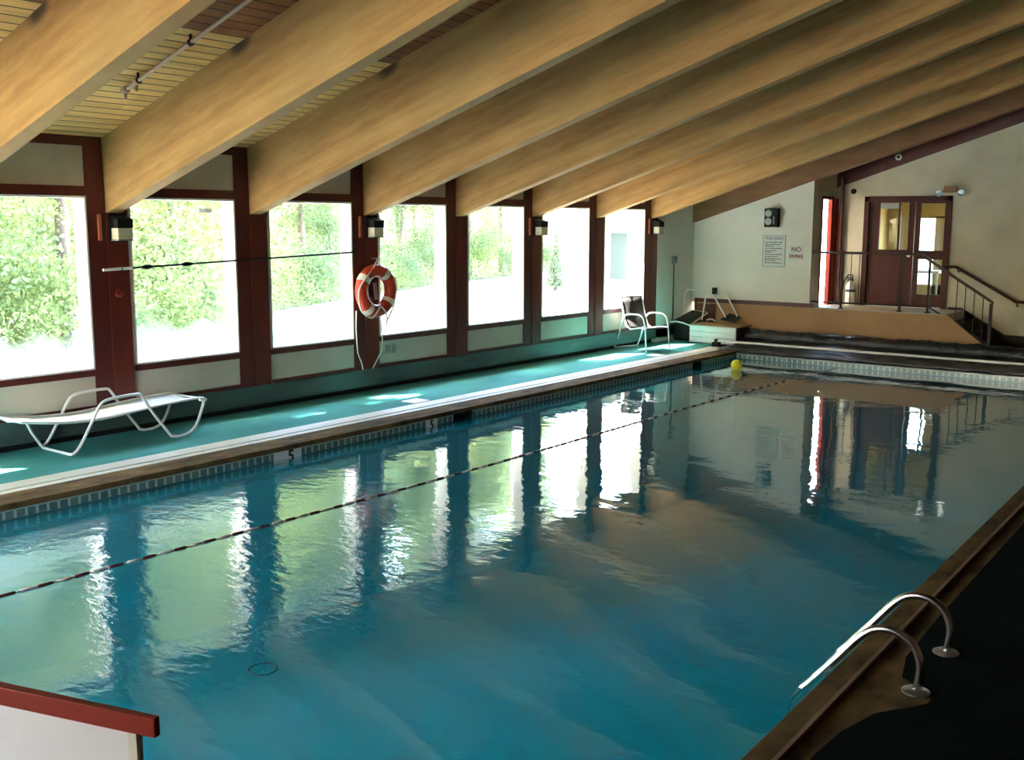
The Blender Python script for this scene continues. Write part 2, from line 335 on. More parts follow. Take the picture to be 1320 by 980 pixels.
# coping: left, far, right (right one has a raised ridge), near
struct(MB().box(1.484, PL, YN-.3, YF+.32, -.05, .002).build('pool_coping', MT['coping'], bevel=.012))
def strip(a, b, z0, z1, y0=YN-.3, y1=YF+.32): return MB().prism([(pr(y0)+a, y0, z0), (pr(y0)+b, y0, z0), (pr(y1)+b, y1, z0), (pr(y1)+a, y1, z0)], (0, 0, z1-z0))
cp = strip(0, .115, -.05, .002); cp.v += []; 
struct(cp.build('pool_coping', MT['coping'], bevel=.01))
struct(strip(.115, .50, -.06, -.008).build('pool_coping', MT['coping']))
struct(strip(.112, .135, -.05, .012).build('coping_ridge', MT['ridge'], bevel=.004))
struct(MB().box(PL, pr(YF), YF, YF+.32, -.05, .002).build('pool_coping', MT['coping'], bevel=.012))
struct(MB().box(PL, pr(YN), YN-.3, YN, -.05, .002).build('pool_coping', MT['coping'], bevel=.012))
# basin: walls with tile band, sloping bottom
T = .12; ZB = -.30
bd = MB()
bd.box(PL-T, PL, YN-T, 5.35, ZB, -.05).box(PL-T, PL, 5.72, 11.36, ZB, -.05).box(PL-T, PL, 11.70, YF+T, ZB, -.05)
bd.box(PL, pr(YF), YF, YF+T, ZB, -.012).box(PL, pr(YN), YN-T, YN, ZB, -.05)
bd.prism([(pr(YN), YN-T, ZB), (pr(YN)+T, YN-T, ZB), (pr(YF)+T, YF+T, ZB), (pr(YF), YF+T, ZB)], (0, 0, -ZB-.05))
struct(bd.build('tile_band', MT['tile'], origin=Vector((0, 0, 0))))
ba = MB(); D0, D1 = -1.15, -2.4
ba.box(PL-T, PL, YN-T, YF+T, -2.6, ZB).box(PL, pr(YF), YF, YF+T, -2.6, ZB).box(PL, pr(YN), YN-T, YN, -2.6, ZB)
ba.prism([(pr(YN), YN-T, -2.6), (pr(YN)+T, YN-T, -2.6), (pr(YF)+T, YF+T, -2.6), (pr(YF), YF+T, -2.6)], (0, 0, 2.6+ZB))
ba.prism([(PL-T, YN-T, -2.6), (PL-T, YF+T, -2.6), (PL-T, YF+T, D1), (PL-T, 6, D1+.25), (PL-T, YN-T, D0)], (6.75, 0, 0))
struct(ba.build('pool_basin', MT['basin'], origin=Vector((0, 0, 0))))
wp = [(PL-.01, YN-.01), (pr(YN)+.01, YN-.01), (pr(YF)+.01, YF+.01), (PL-.01, YF+.01)]
wo_ = MB().prism([(x, y, -2.55) for x, y in wp], (0, 0, 2.55+ZW)).build('pool_water', MT['water'], origin=Vector((0, 0, 0)))
tag(wo_, 'rippled blue green pool water mirroring the windows', 'water', kind='stuff')
# skimmers: dark mouths in the tile band and white lids in the deck
for y0, y1, yl0, yl1, lb in ((5.35, 5.72, 5.40, 5.68, 'white square skimmer lid in the deck, the one nearer the camera'), (11.36, 11.70, 11.36, 11.62, 'white square skimmer lid in the deck by the sling chair')):
    t = thing('pool_skimmer', lb, 'skimmer', (PL-.3, (y0+y1)/2, -.3), 'skimmers along the window side')
    MB().box(PL-.34, PL-.30, y0, y1, ZB, -.05).box(PL-.34, PL-.02, y0, y0+.02, ZB, -.05).box(PL-.34, PL-.02, y1-.02, y1, ZB, -.05).box(PL-.34, PL-.02, y0, y1, ZB, ZB+.02).build('mouth', MT['black'], t)
    l = MB().box(.90, 1.14, yl0, yl1, .001, .014).build('lid', MT['white'], t, bevel=.004); l['label'] = 'white lid'
tm = thing('depth_marker', 'white depth tile marked 5 in the pool edge below the lounger', 'tile', (PL, 2.9, -.13))
MB().box(PL-.004, PL+.004, 2.62, 2.98, -.17, -.05).build('tile', MT['signw'], tm)
text_mesh('5', .16, MT['black'], 'numeral', tm, (PL+.006, 2.84, -.115), (0, 1, 0), (0, 0, 1), bold=.004)
tm = thing('depth_marker', 'small depth tile in the pool edge below the nearer skimmer', 'tile', (PL, 5.0, -.13))
MB().box(PL-.004, PL+.004, 4.86, 5.06, -.17, -.05).build('tile', MT['signw'], tm)
text_mesh('5', .14, MT['black'], 'numeral', tm, (PL+.006, 4.96, -.115), (0, 1, 0), (0, 0, 1), bold=.004)

# ------------------------------------------------------------------ window wall
ZG0, ZG1 = .718, 2.489; ZT = 3.084; XO = -.2
K0, K1 = -3, 7                  # bays with glass k = -3..6
def gy(k): return k*S+GY0, (k+1)*S
wl = MB()
for k in range(K0, K1):
    a, b = gy(k)
    wl.box(XO, -.03, a, b, .30, .66)                    # lower panel
    wl.box(XO, -.03, a, b, 2.55, 3.05)                 # upper panel
struct(wl.build('wall_left', MT['panel'], origin=Vector((0, 0, 0))))
struct(MB().box(XO, 0, 7*S+.455, YW+.2, 0, 3.3).build('wall_left', MT['cream'], origin=Vector((0, 0, 0))))
struct(MB().box(XO, 0, -6.5, K0*S, 0, 3.3).build('wall_left', MT['cream'], origin=Vector((0, 0, 0))))
tr = MB()
for k in range(K0, K1):
    a, b = gy(k)
    tr.box(XO, -.012, a, b, .652, ZG0).box(XO, -.012, a, b, ZG1, 2.587).box(XO, -.012, a, b, 2.985, ZT+.1).box(-.04, -.012, a, b, .30, .345)
struct(tr.build('trim_1', MT['red'], origin=Vector((0, 0, 0))))
mu = MB()
for k in range(K0, K1+1):
    mu.box(XO, -.012, k*S, k*S+.20, .30, ZT+.1)
    mu.box(XO, -.012, k*S+.374, k*S+.455, 2.3, ZT+.1)
struct(mu.build('trim_2', MT['red'], origin=Vector((0, 0, 0))))
for n, k in enumerate(range(K0, K1)):
    a, b = gy(k); J = .02
    w = MB().box(XO-.03, -.014, a, a+J, ZG0, ZG1).box(XO-.03, -.014, b-J, b, ZG0, ZG1).box(XO-.03, -.014, a, b, ZG1-J, ZG1).box(XO-.03, -.014, a, b, ZG0, ZG0+J)
    o = struct(w.build('window_%d' % (n+1), MT['white'], origin=Vector((0, 0, 0))))
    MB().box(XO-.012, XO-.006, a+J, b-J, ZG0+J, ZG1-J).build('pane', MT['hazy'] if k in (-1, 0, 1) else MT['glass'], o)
# heater cover along the foot of the wall, dark toe space under it
struct(MB().box(-.14, 0, -6.5, YW, .075, .305).box(-.14, .012, -6.5, YW, .293, .305).build('baseboard_left', MT['curb'], origin=Vector((0, 0, 0))))
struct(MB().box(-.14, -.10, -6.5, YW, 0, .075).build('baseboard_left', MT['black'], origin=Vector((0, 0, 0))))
posts = {}
PNAME = {1: 'dark red wooden post beside the lounger, holding the white end of the rescue pole', 2: 'dark red wooden post crossed by the black part of the rescue pole',
         3: 'dark red wooden post carrying the orange ring buoy', 4: 'plain dark red wooden post, first past the ring buoy post',
         5: 'dark red wooden post with a wall light, second past the ring buoy post', 6: 'dark red wooden post just before the sling chair, no light on it', 7: 'last dark red wooden post, against the cream wall behind the sling chair'}
for k in range(K0, K1+1):
    m = MB().box(XO, 0, k*S+.20, k*S+.44, .30, 2.325+.0)
    if k >= 1:
        o = m.build('wooden_post', MT['redwood'], bevel=.004); tag(o, PNAME[k], 'post', 'posts between the windows'); posts[k] = o
    else:
        struct(m.build('trim_3', MT['redwood'], bevel=.004))

# ------------------------------------------------------------------ roof beams and ceiling
AN, AF, BH = .214, .374, .761; ZBm = 2.323; XE = 12.4
BL = {0: 'nearest ochre roof beam, cut by the top left corner', 1: 'ochre roof beam second from left, landing on the post by the lounger', 2: 'ochre roof beam third from left, above the black rescue pole',
      3: 'ochre roof beam fourth from left, landing above the ring buoy', 4: 'ochre roof beam fifth from left, first past the ring buoy', 5: 'ochre roof beam sixth from left, second past the ring buoy',
      6: 'ochre roof beam seventh from left, landing just before the sling chair', 7: 'ochre roof beam eighth from left, landing on the last post', 8: 'brown roof beam against the far end wall, last of the row'}
for k in range(-2, 9):
    y0, y1 = k*S+AN, k*S+AF; x0 = -.3; z0 = ZBm
    if k == 8: y0, y1, x0, z0 = YW-.075, YW+.12, 0.0, ZBm-.078
    p = [(x0, y0, z0+M_SL*x0), (XE, y0, z0+M_SL*XE), (XE, y0, ZBm+BH+M_SL*XE), (x0, y0, ZBm+BH+M_SL*x0)]
    o = MB().prism(p, (0, y1-y0, 0)).build('roof_beam', MT['beam'], origin=Vector((0, y0, z0)), bevel=.006)
    if k == 8: o.data.materials[0] = mat('brown beam', (.27, .135, .06), .75, noise=((2, 2, 8), (.20, .095, .04)))
    if k >= 0: tag(o, BL[k], 'beam', 'laminated roof beams')
    else: struct(o)
zc = ZBm+BH
struct(MB().prism([(-.70, -7.6, zc-.70*M_SL), (12.5, -7.6, zc+12.5*M_SL), (12.5, -7.6, zc+12.5*M_SL+.12), (-.70, -7.6, zc-.70*M_SL+.12)], (0, YD+1.2+7.6, 0)).build('ceiling', MT['plank'], origin=Vector((0, 0, 0))))  # unseen overhang past the back wall is added to keep sun out

# ------------------------------------------------------------------ other walls
def wz(x): return ZBm+BH+M_SL*x+.03
struct(MB().prism([(0, YW, .69), (2.417, YW, .69), (2.417, YW, wz(2.417)), (0, YW, wz(0))], (0, .2, 0)).build('wall_back', MT['cream'], origin=Vector((0, 0, 0))))
struct(MB().box(.1, 4.86, YW-.005, YW+.2, 0, .69).build('wall_back', MT['tan'], origin=Vector((0, 0, 0))))
struct(MB().box(.075, 2.5, YW-.022, YW, .694, .771).box(.06, .11, YW-.02, YW, 0, .771).build('trim_4', MT['red'], origin=Vector((0, 0, 0))))
tag(MB().box(.11, .52, YW-.03, YW-.006, .02, .67).build('wood_panel', MT['wood'], bevel=.004), 'reddish brown wooden panel low in the far left corner', 'panel')
# recess side wall with doorway (y 15.11..15.55, z .70..2.68)
rw = MB(); X0, X1 = 2.36, 2.417
rw.box(X0, X1, YW+.2, 15.10, .69, wz(2.4)).box(X0, X1, 15.10, YD+.1, 2.70, wz(2.4)).box(X0, X1, 15.62, YD+.1, .69, 2.70)
struct(rw.build('wall_recess', MT['block'], origin=Vector((0, 0, 0))))
d1 = struct(MB().box(X0, X1+.02, 15.07, 15.10, .70, 2.72).box(X0, X1+.02, 15.52, 15.62, .70, 2.72).box(X0, X1+.02, 15.07, 15.62, 2.68, 2.74).build('door_1', MT['redcap'], origin=Vector((0, 0, 0))))
MB().box(X1+.0, X1+.05, 15.62, 15.76, .70, 2.70).build('door_edge', MT['redcap'], d1)
struct(MB().tube([(2.55, 15.72, .70), (2.55, 15.72, 3.1)], .035, 10).build('trim_5', MT['red']))
# door wall, opening x 2.95..4.54
XD0, XD1, ZD = 2.95, 4.53, 2.735
dw = MB()
dw.prism([(2.3, YD, .69), (XD0, YD, .69), (XD0, YD, wz(XD0)), (2.3, YD, wz(2.3))], (0, .15, 0))
dw.prism([(XD0, YD, ZD), (XD1, YD, ZD), (XD1, YD, wz(XD1)), (XD0, YD, wz(XD0))], (0, .15, 0))
dw.prism([(XD1, YD, 0), (12.5, YD, 0), (12.5, YD, wz(12.5)), (XD1, YD, wz(XD1))], (0, .15, 0))
struct(dw.build('wall_back', MT['block'], origin=Vector((0, 0, 0))))
lz = lambda x: 2.125+.3265*x
struct(MB().prism([(2.417, YD-.04, lz(2.417)), (12.5, YD-.04, lz(12.5)), (12.5, YD-.04, wz(12.5)-.03), (2.417, YD-.04, wz(2.417)-.03)], (0, .04, 0)).build('trim_6', MT['red'], origin=Vector((0, 0, 0))))
struct(MB().prism([(12.5, -6.5, -.3), (12.5, YD+.15, -.3), (12.5, YD+.15, wz(12.5)), (12.5, -6.5, wz(12.5))], (.15, 0, 0)).build('wall_right', MT['wood'], origin=Vector((0, 0, 0))))
fw_ = MB()                      # wall behind the camera; its unseen windows are added to light the half wall
fw_.prism([(-.2, -6.65, 2.45), (12.6, -6.65, 2.45), (12.6, -6.65, wz(12.5)), (-.2, -6.65, wz(0))], (0, .15, 0)).box(-.2, 12.6, -6.65, -6.5, -.3, .5).box(-.2, 1.2, -6.65, -6.5, .5, 2.45).box(4.8, 12.6, -6.65, -6.5, .5, 2.45)
for i in range(1, 2): fw_.box(1.2+i*1.8-.08, 1.2+i*1.8+.08, -6.65, -6.5, .5, 2.45)
struct(fw_.build('wall_front', MT['redwood'], origin=Vector((0, 0, 0))))
for i in range(2):  # frames and panes of the added windows, out of view
    x0 = 1.2+i*1.8+(.08 if i else 0); x1 = 1.2+(i+1)*1.8-.08
    o = struct(MB().box(x0, x0+.03, -6.64, -6.51, .5, 2.45).box(x1-.03, x1, -6.64, -6.51, .5, 2.45).box(x0, x1, -6.64, -6.51, .5, .53).box(x0, x1, -6.64, -6.51, 2.42, 2.45).build('window_%d' % (11+i), MT['white'], origin=Vector((0, 0, 0))))
    MB().box(x0+.03, x1-.03, -6.58, -6.574, .53, 2.42).build('pane', MT['glass'], o)
# platform and stairs
struct(MB().box(2.417, 4.86, YW, YD, 0, .70).box(2.417, 4.86, YW-.008, YW+.04, .685, .704).build('landing', MT['trunkgrey'], origin=Vector((0, 0, 0))))
struct(MB().prism([(4.86, YW-.005, 0), (5.50, YW-.005, 0), (5.50, YW-.005, .20), (4.86, YW-.005, .70)], (0, .06, 0)).build('wall_stair', MT['tan'], origin=Vector((0, 0, 0))))
st = MB()
for i in range(4): st.box(4.86+i*.22, 5.08+i*.22, YW+.06, YD, 0, .70-.165*(i+1)+.02)
struct(st.build('stairs', MT['step'], origin=Vector((0, 0, 0))))
struct(MB().prism([(4.57, YD-.03, .2), (5.55, YD-.03, 0), (5.55, YD-.03, .30), (4.80, YD-.03, .74), (4.57, YD-.03, .74)], (0, .03, 0)).box(5.55, 12.5, YD-.03, YD, 0, .30).build('baseboard_back', MT['base'], origin=Vector((0, 0, 0))))

# ------------------------------------------------------------------ double door
ft = YD+.02
d2 = struct(MB().box(XD0, XD0+.09, YD-.02, YD+.12, .70, ZD).box(XD1-.10, XD1, YD-.02, YD+.12, .70, ZD).box(XD0, XD1, YD-.02, YD+.12, ZD-.10, ZD).build('door_2', MT['doorred'], origin=Vector((0, 0, 0))))
lf = MB(); y0, y1 = YD+.035, YD+.08
lf.box(3.04, 3.235, y0, y1, .72, 2.635).box(3.765, 3.875, y0, y1, .72, 2.635).box(3.235, 3.765, y0, y1, .72, 1.755).box(3.235, 3.765, y0, y1, 2.62, 2.635).box(3.575, 3.61, y0, y1, 1.755, 2.62)
lf.box(3.30, 3.70, y0-.012, y0, .85, 1.55)
l1 = lf.build('door_leaf', MT['doorred'], d2, bevel=.004)
MB().box(3.235, 3.765, YD+.055, YD+.06, 1.755, 2.62).build('pane', MT['darkglass'], l1)
MB().box(3.256, 3.575, y0-.008, y0+.004, 2.51, 2.61).build('plate', MT['trunkgrey'], l1)['label'] = 'pale grey plate across the top of the glass'
MB().tube([(3.81, y0-.04, 1.66), (3.81, y0, 1.66)], .018, 8).lathe([(.035, 0), (.035, .02)], (3.81, y0-.055, 1.66), (0, 1, 0), 12).build('door_knob', MT['steel2'], l1)
rf = MB(); rf.box(3.885, 3.975, y0, y1, .72, 2.635).box(4.40, 4.44, y0, y1, .72, 2.635).box(3.975, 4.40, y0, y1, .72, .95).box(3.975, 4.40, y0, y1, 1.59, 1.75).box(3.975, 4.40, y0, y1, 2.60, 2.635)
l2 = rf.build('door_leaf', MT['doorred'], d2, bevel=.004)
MB().box(3.975, 4.40, YD+.055, YD+.06, .95, 1.59).build('pane', MT['darkglass'], l2)
MB().box(3.975, 4.40, YD+.055, YD+.06, 1.75, 2.60).build('pane', MT['darkglass'], l2)
# lobby behind the doors
struct(MB().box(2.3, 6.0, YD+.15, 19.2, .60, .70).build('floor', MT['trunkgrey'], origin=Vector((0, 0, 0))))
lb = MB(); lb.box(2.2, 2.3, YD+.15, 19.2, .6, 3.4).box(6.0, 6.1, YD+.15, 19.2, .6, 3.4).box(2.2, 2.75, 19.2, 19.3, .6, 3.4).box(4.6, 6.1, 19.2, 19.3, .6, 3.4).box(2.75, 4.6, 19.2, 19.3, 2.35, 3.4).box(3.28, 3.5, 19.2, 19.3, .6, 2.4).box(2.75, 4.6, 19.2, 19.3, .6, .95)
struct(lb.build('wall_lobby', MT['warmwall'], origin=Vector((0, 0, 0))))
struct(MB().box(2.2, 6.1, YD+.15, 19.3, 3.3, 3.4).build('ceiling', MT['warmwall'], origin=Vector((0, 0, 0))))
lt = thing('side_table', 'pale side table inside the lobby, seen through the lower door glass', 'table', (3.7, 17.4, .70))
MB().box(3.35, 4.0, 17.1, 17.6, 1.28, 1.33).build('tabletop', MT['white'], lt, bevel=.005)
for a in (3.38, 3.94):
    for b in (17.13, 17.54): MB().box(a, a+.04, b, b+.04, .70, 1.28).build('leg', MT['white'], lt)

# ------------------------------------------------------------------ wall lights and orange strips
def wall_light():
    t = thing('wall_light', 'x', 'light', (0, 0, 2.05), 'black wall lights on the posts')
    MB().box(0, .02, -.10, .10, 2.04, 2.33).build('backplate', MT['black'], t)
    MB().prism([(.02, -.09, 2.18), (.15, -.09, 2.18), (.15, -.09, 2.27), (.02, -.09, 2.31)], (0, .18, 0)).build('housing', MT['black'], t, bevel=.008)
    MB().box(.02, .145, -.085, .085, 2.065, 2.18).build('lens', MT['lens'], t, bevel=.012)
    MB().box(0.02, .15, -.088, .088, 2.05, 2.065).build('bottom_rim', MT['grey'], t)
    return t
LL = {1: 'black wall light with clear lens on the post by the lounger', 3: 'black wall light with clear lens above the ring buoy', 5: 'black wall light on the third lit post, beyond the ring buoy', 7: 'black wall light on the last post above the sling chair'}
SL = {1: 'narrow orange strip on the trim by the lounger post', 3: 'narrow orange strip on the trim above and left of the ring buoy', 5: 'narrow orange strip beside the third wall light', 7: 'narrow orange strip beside the last wall light, behind the sling chair'}
t0 = wall_light(); s0 = None
for k in (1, 3, 5, 7):
    loc = (0.0, k*S+.325, 2.05-.012)
    if k == 1: t0.location = loc; t0['label'] = LL[1]
    else: dup(t0, loc, label=LL[k])
    if s0 is None:
        s0 = MB().box(-.012, .012, -.018, .018, 0, .27).build('orange_strip', MT['strip'], bevel=.004, origin=Vector((0, 0, 0))); s0.location = (0, k*S+.125, 2.04); tag(s0, SL[1], 'strip', 'orange strips beside the wall lights')
    else:
        c = s0.copy(); COL.objects.link(c); c.location = (0, k*S+.125, 2.04); c['label'] = SL[k]
# ------------------------------------------------------------------ rescue pole
t = thing('rescue_pole', 'long thin rescue pole hung across the posts, white end left', 'pole', (.05, 1.95, 1.74))
def pp(y): return (.045, y, 1.743+(y-1.942)*(1.854-1.743)/(5.48-1.942))
MB().tube([pp(1.94), pp(2.27)], .016, 10).build('white_grip', MT['alu'], t, smooth=True)
MB().tube([pp(2.27), pp(5.48)], .011, 10).build('shaft', MT['black'], t, smooth=True)
for y in (2.454, 2.946): MB().tube([pp(y-.07), pp(y-.02), pp(y+.02), pp(y+.07)], [.012, .026, .026, .012], 10).build('clamp', MT['black'], t, smooth=True)
for y in (2.15, 3.98): MB().tube([(0, y, pp(y)[2]-.03), (.05, y, pp(y)[2]-.03), (.065, y, pp(y)[2]+.01)], .006, 6).build('hook', MT['black'], t)
t = MB().lathe([(.045, 0), (.045, .012), (.036, .02), (.0, .022)], (0, 2.13, 1.495), (1, 0, 0), 20).build('wall_button', MT['redcap'], smooth=True); tag(t, 'small round red knob on the post under the rescue pole', 'button')
# ------------------------------------------------------------------ ring buoy
cy, cz = 5.79, 1.345
t = thing('ring_buoy', 'orange life ring with white bands and rope hung on a post', 'life ring', (.09, cy, cz-.38))
MB().torus((.095, cy, cz), (1, 0, 0), .265, .085, 40, 14).build('ring', MT['orange'], t, smooth=True)
for a in (20, 110, 200, 290):
    a = math.radians(a+35); MB().torus((.095, cy, cz), (1, 0, 0), .265, .088, 5, 14, a-.14, a+.14).build('band', MT['rope'], t, smooth=True)
pts = [(.12, cy+.02, cz+.42), (.15, cy-.10, cz+.30), (.17, cy-.25, cz+.18), (.15, cy-.36, cz+.02), (.15, cy-.34, cz-.2), (.16, cy-.26, cz-.30), (.19, cy-.16, cz-.34), (.2, cy-.06, cz-.24), (.2, cy-.02, cz-.2), (.2, cy+.08, cz-.3), (.16, cy+.12, cz-.46)]
MB().stube(pts, .011, 8, 3).build('grab_rope', MT['rope'], t, smooth=True)
MB().tube([(.12, cy+.02, cz+.42), (.14, cy+.04, cz+.32), (.18, cy+.12, cz+.2), (.12, cy+.34, cz+.16), (.1, cy+.38, cz), (.12, cy+.3, cz-.22), (.16, cy+.12, cz-.42)], .011, 8).build('grab_rope', MT['rope'], t, smooth=True)
MB().tube([(.0, cy+.02, cz+.42), (.13, cy+.02, cz+.42), (.14, cy+.02, cz+.44)], .01, 8).build('hook', MT['steel2'], t)
MB().tube([(.03, cy-.30, cz-.25), (.03, cy-.31, cz-.5), (.03, cy-.29, cz-.8), (.03, cy-.22, .40), (.03, cy-.20, .312)], .008, 6).build('tail_rope', MT['rope'], t, smooth=True)
MB().tube([(.03, cy+.14, cz-.40), (.03, cy+.17, cz-.6), (.03, cy+.16, cz-.8), (.03, cy+.05, .40), (.03, cy-.02, .312)], .008, 6).build('tail_rope', MT['rope'], t, smooth=True)
MB().tube([(.03, cy+.02, cz+.1), (.03, cy+.05, cz-.12), (.03, cy+.08, cz-.12), (.03, cy+.06, cz+.1)], .009, 6).build('coiled_line', MT['rope'], t, smooth=True)
# ------------------------------------------------------------------ outlets, conduit, sticker
for y, lb in ((6.115, 'small grey outlet under the window past the ring buoy, left of the pair'), (6.225, 'small grey outlet under the window past the ring buoy, right of the pair')):
    o = MB().box(-.03, -.016, y-.035, y+.035, .475, .585).build('outlet', MT['grey'], bevel=.003); tag(o, lb, 'outlet', 'outlets under the window')
t = thing('switch_box', 'grey switch box with conduit on the cream wall right of the last post', 'switch', (0, 13.87, .66))
MB().box(0, .05, 13.80, 13.94, 1.475, 1.61).build('box', MT['grey'], t, bevel=.004)
MB().tube([(.02, 13.86, 1.475), (.02, 13.86, .33)], .012, 8).build('conduit', MT['darkmetal'], t)
MB().tube([(.05, 13.86, 1.54), (.065, 13.86, 1.56)], .01, 8).build('lever', MT['black'], t)
tag(MB().box(XO+.0, XO+.004, 3.30, 3.47, 2.335, 2.385).build('sticker', MT['white']), 'small grey sticker at the top right of the second window', 'sticker')
o = MB().box(.44, .54, YW-.03, YW, .86, .99).build('outlet', MT['darkmetal'], bevel=.004); tag(o, 'dark outlet cover on the white end wall above the stacked frames', 'outlet')

# ------------------------------------------------------------------ end wall items
t = thing('pool_timer', 'black wall box with two round dials above the rules sign', 'timer', (1.67, YW, 2.16))
MB().box(1.52, 1.78, YW-.12, YW, 2.165, 2.51).build('case', MT['black'], t, bevel=.008)
for z in (2.42, 2.27): MB().lathe([(.066, 0), (.066, .006), (.055, .012), (.0, .012)], (1.60, YW-.12, z), (0, -1, 0), 20).build('dial', MT['trunkgrey'], t, smooth=True)
MB().box(1.70, 1.72, YW-.126, YW-.12, 2.22, 2.36).build('gauge', MT['grey'], t)
t = thing('rules_sign', 'white pool rules sign with thin blue grey border on the end wall', 'sign', (1.69, YW, 1.42))
MB().box(1.459, 1.918, YW-.012, YW, 1.419, 2.019).build('board', MT['signw'], t)
fr = MB(); yy0, yy1 = YW-.016, YW-.012
fr.box(1.465, 1.912, yy0, yy1, 2.002, 2.012).box(1.465, 1.912, yy0, yy1, 1.426, 1.436).box(1.465, 1.475, yy0, yy1, 1.426, 2.012).box(1.902, 1.912, yy0, yy1, 1.426, 2.012); fr.build('border', MT['border'], t)
text_mesh('POOL RULES', .062, MT['ink'], 'title', t, (1.69, YW-.013, 1.955), (1, 0, 0), (0, 0, 1), bold=.0005)
rnd = random.Random(3); ln = MB(); z = 1.885
for i in range(11):
    xx = 1.51; lim = 1.86-rnd.random()*.14 if i % 3 else 1.86
    if i in (2, 5, 9): lim = 1.62+rnd.random()*.12
    while xx < lim:
        w = .014+rnd.random()*.045; ln.box(xx, min(xx+w, lim), YW-.0145, YW-.012, z-.008, z+.008); xx += w+.011
    z -= .030 if i in (1, 4, 8) else .042
ln.build('lines_of_text', MT['ink'], t)
t = thing('warning_sign', 'small red lettered NO DIVING notice on the white end wall', 'sign', (2.126, YW, 1.58))
MB().box(1.99, 2.26, YW-.006, YW, 1.565, 1.83).build('board', MT['signw'], t)
text_mesh('NO', .12, MT['redink'], 'letters', t, (2.126, YW-.008, 1.755), (1, 0, 0), (0, 0, 1), bold=.002)
text_mesh('DIVING', .082, MT['redink'], 'letters', t, (2.126, YW-.008, 1.63), (1, 0, 0), (0, 0, 1), bold=.003)
# door wall items
t = thing('emergency_light', 'brass emergency light with two lamp heads above the double door', 'light', (4.50, YD, 2.76))
MB().box(4.385, 4.605, YD-.09, YD, 2.785, 2.90).build('case', MT['copper'], t, bevel=.012)
for x in (4.31, 4.69):
    MB().lathe([(.015, 0), (.05, .03), (.058, .06), (.0, .062)], (x, YD-.05, 2.785), (0, -1, -.2), 18).build('lamp_head', MT['steel'], t, smooth=True)
    MB().tube([(x, YD-.05, 2.79), (4.385 if x < 4.5 else 4.605, YD-.05, 2.83)], .012, 6).build('arm', MT['copper'], t)
tag(MB().lathe([(.05, 0), (.05, .03), (.03, .05), (0, .052)], (2.73, YD, 2.835), (0, -1, 0), 18).build('round_vent', MT['black'], smooth=True), 'small round black fitting beside the corner pipe', 'fitting')
t = thing('round_fixture', 'small round white fixture on the dark red board over the doors', 'light', (3.55, YD-.04, 3.39))
MB().torus((3.545, YD-.055, 3.44), (0, 1, 0), .045, .016, 20, 8).build('rim', MT['white'], t, smooth=True)
MB().lathe([(.04, 0), (.04, .01)], (3.545, YD-.04, 3.44), (0, -1, 0), 16).build('lens', MT['black'], t)
# fire extinguisher
ex, ey = 2.80, YD-.12
t = thing('fire_extinguisher', 'white fire extinguisher with black hose beside the double door', 'fire extinguisher', (ex, ey, .70))
MB().lathe([(.085, 0), (.09, .02), (.09, .36), (.06, .42), (.03, .44), (.03, .47)], (ex, ey, .70), seg=20).build('cylinder', MT['white'], t, smooth=True)
MB().lathe([(.0915, 0), (.0915, .05)], (ex, ey, .95), seg=20).build('band', MT['ink'], t, smooth=True)
MB().box(ex-.06, ex+.05, ey-.02, ey+.02, 1.16, 1.19).box(ex-.07, ex+.04, ey-.015, ey+.015, 1.205, 1.225).build('handle', MT['black'], t, bevel=.004)
MB().tube([(ex+.03, ey-.02, 1.18), (ex+.04, ey-.03, 1.27), (ex-.03, ey-.05, 1.28), (ex-.11, ey-.06, 1.15), (ex-.13, ey-.06, .98)], .013, 8).build('hose', MT['black'], t, smooth=True)
# ------------------------------------------------------------------ railings
YR = YW+.0-.0+.03
t = thing('landing_railing', 'dark metal railing along the landing and down the stairs', 'railing', (4.0, YR, .70))
MB().prism([(2.43, YR-.03, 1.69), (4.36, YR-.03, 1.69), (5.59, YR-.03, .905), (5.59, YR-.03, .95), (4.38, YR-.03, 1.735), (2.43, YR-.03, 1.735)], (0, .06, 0)).build('handrail', MT['railwood'], t, bevel=.008)
MB().tube([(2.43, YR, .81), (4.55, YR, .81)], .014, 8).tube([(4.55, YR, .81), (5.55, YR, .24)], .014, 8).build('bottom_rail', MT['darkmetal'], t)
for x in (3.0, 4.05, 4.53): MB().box(x-.017, x+.017, YR-.017, YR+.017, .705, 1.70 if x < 4.4 else 1.60).lathe([(.05, 0), (.05, .012), (.02, .03)], (x, YR, .704), seg=14).build('post', MT['darkmetal'], t)
MB().box(5.535, 5.58, YR-.025, YR+.025, 0.0, .92).build('post', MT['darkmetal'], t)
for x in (2.62, 3.16, 3.31): MB().tube([(x, YR, .81), (x, YR, 1.69)], .008, 6).build('baluster', MT['darkmetal'], t)
for x in (5.0, 5.14, 5.285, 5.43): zt = 1.69-(x-4.36)*.638; MB().tube([(x, YR, .81-(x-4.55)*.57), (x, YR, zt)], .009, 6).build('baluster', MT['darkmetal'], t)
t = thing('wall_handrail', 'dark handrail fixed to the cream wall beside the stairs', 'handrail', (5.1, YD-.08, .9))
MB().tube([(4.45, YD-.08, 1.466), (4.68, YD-.08, 1.47), (5.71, YD-.08, .895), (6.2, YD-.08, .885)], .028, 10).build('handrail', MT['railwood'], t, smooth=True)
for x, z in ((4.72, 1.44), (5.73, .87)): MB().tube([(x, YD, z-.06), (x, YD-.08, z-.05), (x, YD-.08, z)], .013, 6).build('bracket', MT['darkmetal'], t)

